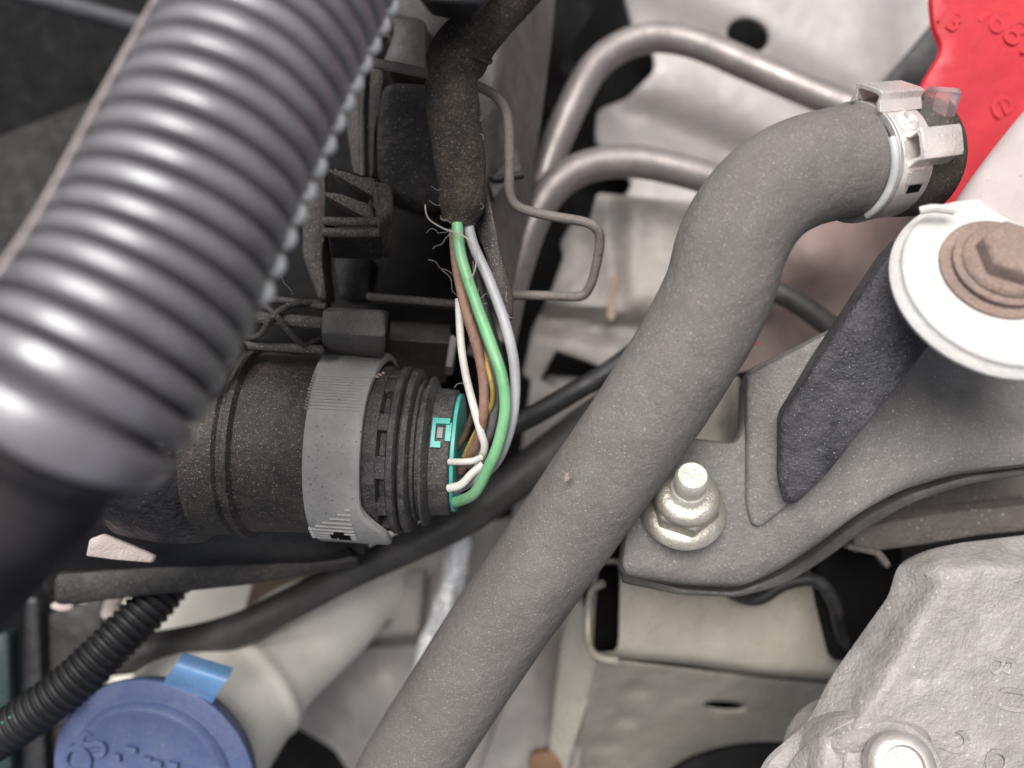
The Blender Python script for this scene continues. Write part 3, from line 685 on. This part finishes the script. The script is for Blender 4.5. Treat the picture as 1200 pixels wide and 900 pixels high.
# ================================================================== RED BODY, HOSE STUB
T = thing('red_reservoir', P(1160, 80, -45), 'red plastic body with raised figures behind the hose clamp', 'reservoir')
def rz(x, y): return -42-.02*(y-100)
obj('shell', sheet([(1096, -70), (1091, 0), (1094, 32), (1106, 56), (1082, 96), (1060, 150), (1078, 225), (1130, 262), (1290, 240), (1290, -70)], rz, 12, 2, step=12, ext=(.7, -.1, -1), r=6), M['red'], T)
for s, x, y, sz, rt in (('4689', 1180, 32, 11, (.80, -.6, 0)), ('e', 1178, 122, 14, (.5, -1, 0)), ('13', 1112, 22, 8, (.8, -.6, 0))):
    obj('raised_figures', place_text(s, P(x, y, rz(x, y)+.2), sz, .12, rt, (0, 0, 1)), M['red'], T)

hp = [(455, 945, -30), (482, 893, -27), (560, 770, -20), (650, 640, -11), (739, 513, -3), (800, 420, 2), (840, 345, 5), (858, 285, 6), (890, 235, 6), (932, 206, 4), (976, 193, 0), (999, 191, -2)]
hosepath = resample(spline([P(*p) for p in hp], 14), .9)
T = thing('coolant_hose', P(740, 510, -16), 'thick matt grey rubber hose curving diagonally across the picture', 'hose')
HS = obj('hose_tube', tube(hosepath, lambda s, u: 12.6+.5*sm(.86, 1, u)-.15*sm(0, .2, u)-.9*sm(.995, 1.0, u), 56, wob=.012), M['hose'], T)
e1 = hosepath[-1]; eax = (P(1075, 180, -13)-P(985, 191, -2)).normalized()
# pale moulded lip round the lower half of the hose end
def arcpath(o, ax, r, d0, d1, n=20):
    a, b, c = frame(ax); 
    if b.z < 0: b = -b
    return [o+(b*math.cos(rad(d0+(d1-d0)*k/n))+c*math.sin(rad(d0+(d1-d0)*k/n)))*r for k in range(n+1)]
obj('end_lip', tube(arcpath(e1-eax*1.6, eax, 13.3, -75, 12), .95, 10), M['lip'], T)
for k in range(3):
    p = (720+12*k, 330) ; 
obj('rust_flake', sheet([(662, 555), (668, 553), (667, 562), (661, 566)], 6.7, .5, .1, step=5, r=1), M['rust'], T)

T = thing('pipe_stub', P(1100, 190, -20), 'black plastic pipe stub joining the clamped hose to the red body', 'pipe fitting')
obj('stub', lathe(e1-eax*5, eax, [(0, 12), (8, 12.2), (14, 12.6), (17, 13.6), (20, 14.4), (25.5, 14.8), (26.5, 14.2), (26.5, 6)], 64), M['blackd'], T)
obj('stub_tab', hexa(q((1062, 152, 0), (1086, 148, 0), (1090, 168, 0), (1066, 172, 0)), q((1062, 152, -6), (1086, 148, -6), (1090, 168, -6), (1066, 172, -6))), M['blackp'], T, bevel=.6)
obj('ghost_nub', lathe(P(1098, 140, 0), (P(1106, 104, 2)-P(1098, 140, 0)), [(0, 3.2), (1, 3.8), (6, 4.2), (7, 3.4)], 8), M['ghost'],  # added shape standing in for a see-through double image
    label='small cloudy translucent nub, an added ghost image, on the black stub before the red body', cat='nub')

T = thing('hose_clamp', e1, 'pale steel ear clamp squeezing the end of the grey hose', 'clamp')
ea, eb, ec = frame(eax)
if eb.z < 0: eb = -eb
def cp(t, r, d): return e1+ea*t+(eb*math.cos(rad(d))+ec*math.sin(rad(d)))*r
def band(t0, t1, r0, r1, d0, d1, n=40):
    V = []; F = []
    for i in range(n+1):
        d = d0+(d1-d0)*i/n
        V += [cp(t0, r0, d), cp(t1, r0, d), cp(t1, r1, d), cp(t0, r1, d)]
    for i in range(n):
        for k in range(4): F.append((i*4+k, i*4+(k+1) % 4, i*4+4+(k+1) % 4, i*4+4+k))
    F += [(0, 1, 2, 3), (n*4+3, n*4+2, n*4+1, n*4)]
    return V, F
obj('band', band(.6, 10.5, 12.6, 13.9, -170, 175, 90), M['clamp'], T, bevel=.25)
obj('band_edge', band(-.8, .4, 12.4, 14.1, -170, 175, 90), M['steel'], T, bevel=.25)
def ear(d, wdt, h, t0, t1, th=1.0, lean=0.0):
    """folded steel ear: a channel, open at both ends"""
    V = []; F = []
    o_ = [(-wdt*.5, 0), (-wdt*.36, h*.55), (-wdt*.42+lean, h*.92), (-wdt*.3+lean, h), (wdt*.3+lean, h), (wdt*.42+lean, h*.92), (wdt*.40, h*.5), (wdt*.5, 0)]
    i_ = [(x*(1-2*th/wdt), max(0, y-th)) for x, y in o_]; i_[0] = (o_[0][0]+th, 0); i_[-1] = (o_[-1][0]-th, 0)
    rdir = eb*math.cos(rad(d))+ec*math.sin(rad(d)); tdir = -eb*math.sin(rad(d))+ec*math.cos(rad(d))
    for t in (t0, t1):
        for lst in (o_, i_):
            for (x, y) in lst: V.append(e1+ea*t+tdir*x+rdir*(13.3+y))
    n = len(o_)
    for k in range(n-1):
        F += [(k, k+1, 2*n+k+1, 2*n+k), (n+k, 3*n+k, 3*n+k+1, n+k+1), (k, n+k, n+k+1, k+1), (2*n+k, 2*n+k+1, 3*n+k+1, 3*n+k)]
    F += [(0, 2*n, 3*n, n), (n-1, 2*n-1, 4*n-1, 3*n-1)]
    return V, F
obj('ear', ear(58, 9.5, 4.4, -1.5, 12, lean=.3), M['clamp'], T, smooth=25, bevel=.2)
obj('ear', ear(-2, 8.2, 4.6, 2.0, 15.0, lean=.6), M['clamp'], T, smooth=25, bevel=.2)
V, F = lathe(cp(5.2, 13.8, 27), (eb*math.cos(rad(27))+ec*math.sin(rad(27))), [(0, 2.6), (.5, 2.5), (.9, 1.9), (.7, .9), (.3, .3)], 20)
obj('dimple', (V, F), M['clamp'], T)
obj('slot', band(4, 8.2, 13.8, 14.02, -44, -36, 4), M['black'], T)
obj('tongue', band(2.5, 9, 13.9, 14.6, -34, -22, 8), M['steel'], T, bevel=.2)

# ================================================================== WHITE PLATE, ARM, BOLT
PA = (-.02, .46, .89)
pc = P(1166, 340, 18); pax = Vector(PA).normalized()
T = thing('mount_plate', pc, 'round white painted steel plate at the right edge under a rusty bolt', 'plate')
obj('plate_disc', lathe(pc, PA, [(0, 20.8), (.3, 21.9), (1.2, 22.6), (2.0, 22.7), (2.6, 22.3), (3.1, 21.4), (3.6, 21.0), (4.4, 20.9), (5, 20.2), (5.3, 16), (5.5, 10), (5.5, 2)], 96), M['white'], T)
obj('plate_nub', pxtube([(1078, 247, 18), (1095, 244, 19), (1118, 247, 19)], .9, seg=8), M['white'], T)
obj('brace_arm', tube(resample(spline([P(1172, 296, 4), P(1215, 236, 10), P(1290, 148, 16), P(1420, 10, 20)]), 2), R(77, 8), 48, squash=.7), M['arm'],
    label='pale pinkish brace arm rising to the right edge above the white plate', cat='brace')
bo = P(1158, 331, 18)+pax*4.2
T = thing('rusty_bolt', bo, 'rusty tan hex bolt with stacked washers on the white plate', 'bolt')
obj('washer', lathe(bo, PA, [(.3, 11.6), (.5, 12.2), (1.2, 12.2), (1.5, 11.7), (1.5, 8)], 64), M['rust'], T)
obj('washer', lathe(bo, PA, [(1.2, 8), (2.1, 9.4), (2.3, 10.2), (2.9, 10.2), (3.2, 9.7), (3.2, 5)], 64), M['rust'], T)
obj('flange', lathe(bo, PA, [(3.2, 8.4), (3.6, 8.8), (4.3, 8.5), (4.9, 7.6), (4.9, 5)], 64), M['rust'], T)
obj('hex_head', lathe(bo, PA, [(4.4, 6.8), (8.2, 6.8), (8.8, 6.1), (9.0, 2)], 6, rot=.42), M['rust'], T, smooth=20, bevel=.35)

# ================================================================== FILLER NECK AND BLUE CAP
T = thing('filler_neck', P(320, 780, -80), 'cream plastic washer bottle neck closed by a round blue cap with raised symbols', 'filler neck')
def nr(s, u): return 26.5-7.5*sm(.10, .42, u)-3.5*sm(.45, .9, u)+1.3*math.exp(-((u-.30)/.02)**2)
obj('neck_tube', pxtube([(190, 905, -62), (236, 850, -72), (290, 800, -84), (345, 752, -98), (400, 706, -112), (450, 664, -126), (500, 620, -140)], nr, seg=48), M['cream'], T)
obj('bottle_body', sheet([(90, 690), (300, 668), (420, 640), (440, 700), (330, 780), (200, 800), (60, 860), (90, 780)], lambda x, y: -104-.04*(x-100), 6, 3, step=20), M['cream'], T)
obj('stained_strip', sheet([(296, 678), (372, 660), (372, 690), (285, 716)], -98, 2, 1, step=14), mat('stained_plastic', (.22, .16, .11), .5), T)
ca = (-.10, -.16, .97); cc = P(183, 908, -46); cx_ = Vector(ca).normalized()
CAPO = obj('cap', lathe(cc, ca, [(-5, 28), (-1, 29.6), (.5, 30.3), (1.6, 30.1), (2.2, 29.2), (2.3, 25.2), (2.6, 24.4), (4.6, 23.8), (5.2, 23.0), (5.0, 21.4), (4.6, 20.6), (4.5, 8), (4.5, 1)], 96), M['blue'], T)
def capp(px, py, h=4.6):
    # intersection of the picture point's ray with the cap's top plane
    o = Vector((0, 0, CAMD)); d = P(px, py, 0)-o; p0 = cc+cx_*h; return o+d*((p0-o).dot(cx_)/d.dot(cx_))
for s, x, y, sz, rt in (('5', 112, 872, 12, (.62, .78, 0)), ('0', 94, 890, 12, (.5, .85, 0))):
    obj('raised_lettering', place_text('S' if s == '5' else 'O', capp(x, y), sz, .9, rt, ca), M['blue'], CAPO)
for (x, y, a, b) in ((157, 876, 6, 4), (140, 885, 4, 5), (175, 888, 5, 4), (186, 892, 6, 4), (205, 894, 6, 4)):
    p = capp(x, y, 4.4); r_ = R(a, -42); k_ = R(b, -42)
    obj('raised_dash', hexa([p+Vector((-r_, -k_*.6, 0)), p+Vector((r_, -k_, 0)), p+Vector((r_, k_*.6, 0)), p+Vector((-r_, k_, 0))], [v+cx_*1.7 for v in [p+Vector((-r_, -k_*.6, 0)), p+Vector((r_, -k_, 0)), p+Vector((r_, k_*.6, 0)), p+Vector((-r_, k_, 0))]]), M['blue'], T, bevel=.25)
def ribbon(edgeA, edgeB, th, nrm=Vector((0, 0, 1))):
    V = []; F = []; n = len(edgeA)
    for s_ in (0, 1):
        for i in range(n): V += [edgeA[i]-nrm*th*s_, edgeB[i]-nrm*th*s_]
    for i in range(n-1):
        F += [(2*i, 2*i+1, 2*i+3, 2*i+2), (2*n+2*i, 2*n+2*i+2, 2*n+2*i+3, 2*n+2*i+1), (2*i, 2*i+2, 2*n+2*i+2, 2*n+2*i), (2*i+1, 2*n+2*i+1, 2*n+2*i+3, 2*i+3)]
    F += [(0, 2*n, 2*n+1, 1), (2*n-2, 2*n-1, 4*n-1, 4*n-2)]
    return V, F
eA = spline([P(183, 818, -42.2), P(190, 803, -39), P(196, 792, -34), P(206, 778, -32), P(214, 765, -37)], 6)
eB = spline([P(240, 838, -42.2), P(250, 822, -39), P(256, 812, -34), P(266, 797, -32), P(273, 783, -37)], 6)
T = thing('tape_tab', P(225, 800, -42), 'torn light blue tape tab stuck to the rim of the blue cap', 'tape')
obj('tape_strip', ribbon(eA, eB, .4), M['tapeb'], T)
obj('tape_crease', tube(resample(spline([P(192, 801, -39), P(212, 806, -38.4), P(222, 810, -39), P(250, 822, -39.3)]), 1), .22, 6), M['rubber'], T)

# small corrugated tube, bottom left
cpth = resample(spline([P(215, 660, -58), P(180, 706, -52), P(135, 752, -46), P(85, 800, -42), (P(30, 842, -40)), P(-30, 880, -40), P(-90, 915, -42)], 12), .22)
def small_r(s, u):
    f = (s/2.35) % 1; return 6.5-.8*(.5+.5*math.cos(2*PI*f))**2
T = thing('small_conduit', P(100, 790, -46), 'thin black corrugated tube at lower left beside the blue cap', 'conduit')
obj('corrugated_tube', tube(cpth, small_r, 32), M['blackc'], T, smooth=80)
obj('tracer_thread', tube([p+Vector((-1.6, 2.2, 5.1)) for p in cpth[260:360:4]], .22, 6), M['teal'], T)

# lower-left clutter
T = thing('lower_left_bracket', P(60, 760, -90), 'dark bracketry with pale gaps in the lower left corner', 'bracket')
obj('upright', sheet([(28, 700), (44, 700), (56, 960), (20, 960)], -95, 6, 1.5, step=30), M['blacks'], T)
obj('upright', sheet([(-60, 760), (10, 740), (14, 960), (-60, 960)], -90, 6, 1.5, step=30), mat('green_black_plastic', (.015, .03, .03), .4), T)
obj('pale_clip', sheet(ell(72, 711, 14, 6, 16), -60, 3, .8, step=8, r=1), M['spring'], T)
obj('pale_clip', sheet([(122, 702), (146, 698), (128, 728), (116, 724)], -80, 3, .8, step=8), M['spring'], T)
obj('back_panel', sheet([(56, 720), (120, 700), (110, 960), (56, 960)], -100, 4, 1, step=30), M['blackp'], T)

# ================================================================== BIG CONDUIT
KS = 1.17
cpts = [(500, -330, 22), (436, -190, 44), (376, -72, 60), (306, 58, 70), (246, 180, 77), (181, 316, 83), (116, 424, 88), (66, 500, 90), (22, 572, 86), (-30, 640, 74), (-80, 710, 60), (-140, 790, 40)]
bp_ = spline([P(a, b, CAMD-KS*(CAMD-c)) for a, b, c in cpts], 24)
bp_ = resample(bp_, .25)
Ltot = .25*len(bp_); 
# last corrugation: near picture point (60,560)
iend = min(range(len(bp_)), key=lambda i: (bp_[i]-P(62, 500, CAMD-KS*110)).length)
send = iend*.25; PITCH = 4.15*KS
def big_r(s, u):
    if s > send: return 14.2-2*sm(send, send+3, s)
    f = ((send-s)/PITCH) % 1; g = abs(f-.5)*2           # g=1 in the groove
    return KS*(15.2-.4*g*g-5.0*g**6)
T = thing('corrugated_conduit', P(170, 316, 60), 'large glossy black corrugated conduit sweeping blurred across the left side', 'conduit')
def conduit_r(s, u): return big_r(s, u)
Lr = sum((bp_[i]-bp_[i-1]).length for i in range(1, len(bp_)))
step_ = Lr/(len(bp_)-1); send = iend*step_
obj('corrugated_tube', tube(bp_[:iend+2], conduit_r, 72), M['conduit'], T, smooth=80)
obj('end_sleeve', tube(bp_[iend:], lambda s, u: KS*(13.6-3.2*sm(0, 5, s)-.4*math.sin(s*.35)), 48), M['blackm'], T)
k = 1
while True:                                   # pale beads imitating sky reflections at the right flank of the rings
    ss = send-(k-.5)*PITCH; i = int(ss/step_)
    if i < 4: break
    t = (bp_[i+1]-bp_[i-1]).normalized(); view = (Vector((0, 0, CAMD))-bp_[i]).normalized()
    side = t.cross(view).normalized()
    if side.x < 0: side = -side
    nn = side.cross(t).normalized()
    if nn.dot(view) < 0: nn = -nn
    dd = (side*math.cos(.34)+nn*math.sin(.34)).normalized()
    if k > 6: obj('crest_glint', lathe(bp_[i]+dd*14.4*KS, dd, [(0, 2.0), (.7, 1.95), (1.4, 1.6), (2.0, .4)], 16), M['glint'], T, smooth=80)
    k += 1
# pale strip on the left flank, imitating its rim reflection
sp = []
for i in range(0, iend, 6):
    t = (bp_[i+1]-bp_[max(i-1, 0)]).normalized(); view = (Vector((0, 0, CAMD))-bp_[i]).normalized()
    side = t.cross(view).normalized()
    if side.x > 0: side = -side
    nn = side.cross(t).normalized()
    if nn.dot(view) < 0: nn = -nn
    sp.append(bp_[i]+KS*(side*15.1+nn*2.4))
obj('rim_glint_strip', tube(sp, .5, 10), M['rim_glint'], T)

# ================================================================== TOP CENTRE BLOCK, WIRING LOOM
T = thing('overhead_block', P(530, -20, 20), 'blurred dark plastic block at the top edge over the taped loom', 'block')
obj('block_body', hexa(q((470, -60, 30), (590, -60, 30), (572, 4, 30), (492, 2, 30)), q((480, -60, 10), (585, -60, 10), (552, 30, 16), (504, 18, 14))), M['blacks'], T, bevel=1.5)
T = thing('taped_loom', P(540, 150, 0), 'dirty black cloth taped wiring loom hanging at top centre', 'wiring loom')
lp = resample(spline([P(660, -90, 12), P(610, -20, 10), P(566, 28, 8), P(536, 72, 7), P(531, 120, 6), P(537, 180, 4), P(541, 230, 3), P(538, 262, 2)], 12), .45)
def lr(s, u): return 5.75+.2*math.sin(s*.35)*math.sin(s*.21+1)+.9*sm(.30, .5, u)*(1-sm(.52, .56, u))-1.8*sm(.93, 1, u)
obj('tape_sleeve', tube(lp, lr, 36, wob=.10), M['tape'], T)
# helical overlap edges of the wrapped tape
hx = []
n_ = len(lp)
for turn in range(1):
    st = int(n_*(.44+.17*turn)); pth = []
    for k in range(26):
        i = min(n_-2, st+int(k*1.1)); t = (lp[i+1]-lp[i-1]).normalized(); a = (Vector((0, 0, 1))-t*t.z).normalized(); b = t.cross(a)
        th = -1.9+3.8*k/25; pth.append(lp[i]+(a*math.cos(th)+b*math.sin(th))*(lr(i*.45, i/n_)+.15))
    obj('tape_edge', tube(pth, .5, 8, wob=.5), M['tape'], T)
obj('torn_flap', sheet([(552, 222), (572, 226), (580, 262), (588, 300), (602, 345), (601, 372), (594, 378), (585, 352), (576, 322), (566, 290), (556, 268)], lambda x, y: -3+3*math.sin((x-560)*.07), 1.2, .4, step=6, r=3), M['blackd'], T)
obj('torn_flap', sheet([(545, 262), (560, 268), (574, 300), (590, 330), (601, 350), (600, 376), (584, 378), (570, 330), (556, 290)], -7, 1, .3, step=7, r=3), M['black'], T)

def wire(pts, r, m, label, name='wire'):
    return obj(name, tube(resample(spline([P(*p) for p in pts], 8), .8), r, 14, wob=.06), m, label=label, cat='wire', group='wires between the taped loom and the round connector')
wire([(548, 262, 3), (556, 290, 4), (574, 330, 5), (592, 380, 6), (603, 430, 6), (602, 480, 5), (590, 525, 2), (572, 552, -2), (545, 568, -8), (528, 576, -12)], 1.25, M['greyw'], 'pale grey wire, the rightmost and longest bend from loom to connector')
wire([(536, 262, 5), (540, 300, 6), (556, 350, 7), (574, 400, 8), (588, 440, 9), (592, 480, 8), (584, 520, 6), (572, 548, 4), (556, 578, 0), (535, 588, -6)], 1.32, M['green'], 'bright green wire bowing from the taped loom down to the plug')
wire([(532, 268, 2), (535, 310, 2), (545, 360, 3), (560, 410, 3), (567, 450, 2), (566, 490, 0), (556, 525, -6), (540, 552, -12)], 1.2, M['brownw'], 'dusty brown wire on the left side of the green wire')
wire([(536, 268, 0), (546, 320, 0), (560, 370, 1), (576, 420, 1), (580, 465, 0), (572, 510, -4), (550, 545, -10)], 1.2, M['darkw'], 'dusty dark grey wire half hidden between the brown and green wires')
wire([(544, 268, -2), (558, 320, -3), (574, 380, -3), (588, 430, -4), (590, 480, -6), (570, 530, -10), (545, 560, -14)], 1.1, mat('black_wire', (.03, .03, .03), .5), 'black wire in the shadow between the green and pale grey wires')
wire([(538, 350, 0), (540, 400, 0), (546, 440, 0), (556, 480, 0), (563, 505, -1), (568, 525, -3), (560, 545, -8)], .95, M['whitew'], 'thin white wire nearest the connector face')
wire([(525, 541, -6), (540, 541, -3), (554, 540, -2), (564, 536, -3)], .8, M['whitew'], 'short white wire stub entering the middle of the plug')
wire([(526, 572, -6), (540, 568, -4), (552, 556, -3), (566, 544, -3)], 1.0, M['whitew'], 'short pale wire entering the bottom of the plug')
wire([(560, 390, -2), (574, 440, 4), (577, 470, 2), (566, 492, -2), (553, 515, -5), (544, 535, -8)], .6, M['yell'], 'thin yellow wire showing between the green and brown wires')
wire([(568, 500, -8), (556, 530, -12), (548, 556, -14), (535, 570, -16)], 1.3, M['brownw'], 'short brown wire behind the green wire beside the plug')
wire([(556, 480, -6), (545, 510, -9), (532, 530, -12)], .8, mat('dark_brown_wire', (.10, .06, .04), .6), 'thin dark brown wire end close to the teal insert')

# wire clip (bent rod)
obj('bent_wire_clip', tube(resample(spline([P(*p) for p in [(418, 66, -10), (440, 74, -9), (470, 80, -8), (510, 88, -8), (545, 96, -8), (562, 102, -8), (580, 112, -8), (592, 128, -8), (596, 150, -8), (597, 190, -9), (597, 224, -10), (604, 240, -11), (622, 248, -12),
    (655, 255, -13), (684, 260, -14), (699, 268, -15), (703, 284, -17), (697, 318, -21), (690, 338, -23), (680, 347, -24), (655, 347, -24), (620, 346, -24), (560, 346, -26)]], 6), .6), 1.25, 14, wob=.04), M['rod'],
    label='bent dusty metal rod with a square loop right of the loom', cat='rod')

# fibres caught on the loom and wires
mb = MB()
def hair(p0, n=7, st=2.2, r=.05):
    p = Vector(p0); d = Vector((random.uniform(-1, 1), random.uniform(-1, 1), random.uniform(-.1, .4))).normalized(); pts = [p.copy()]
    for k in range(n):
        d = (d+Vector((random.uniform(-.7, .7), random.uniform(-.7, .7), random.uniform(-.3, .3)))).normalized(); p = p+d*st*random.uniform(.4, 1); pts.append(p.copy())
    mb.add(tube(spline(pts, 3), r, 4))
for k in range(9):
    u = random.random(); hair(P(533+14*u+random.uniform(-8, 8), 262+120*u, 4+random.uniform(0, 4)), 6, 1.8)
for k in range(26):
    y = random.uniform(60, 262); hair(P(537+random.choice((-1, 1))*random.uniform(18, 28), y, 6), 5, .9, .05)
for k in range(12): hair(P(random.uniform(545, 600), random.uniform(340, 480), 6), 4, 1.2, .06)
for k in range(1): hair(P(random.uniform(290, 330), random.uniform(300, 480), 6), 5, 3, .06)
mb.add(tube(spline([P(498, 240, 4), P(502, 256, 5), P(520, 268, 7), P(542, 276, 9), P(558, 292, 9), P(556, 318, 8), P(548, 330, 7)], 6), .18, 6))
obj('loose_fibres', mb, M['hair'], label='fine grey hairs and lint caught on the loom and wires', cat='lint', kind='stuff')
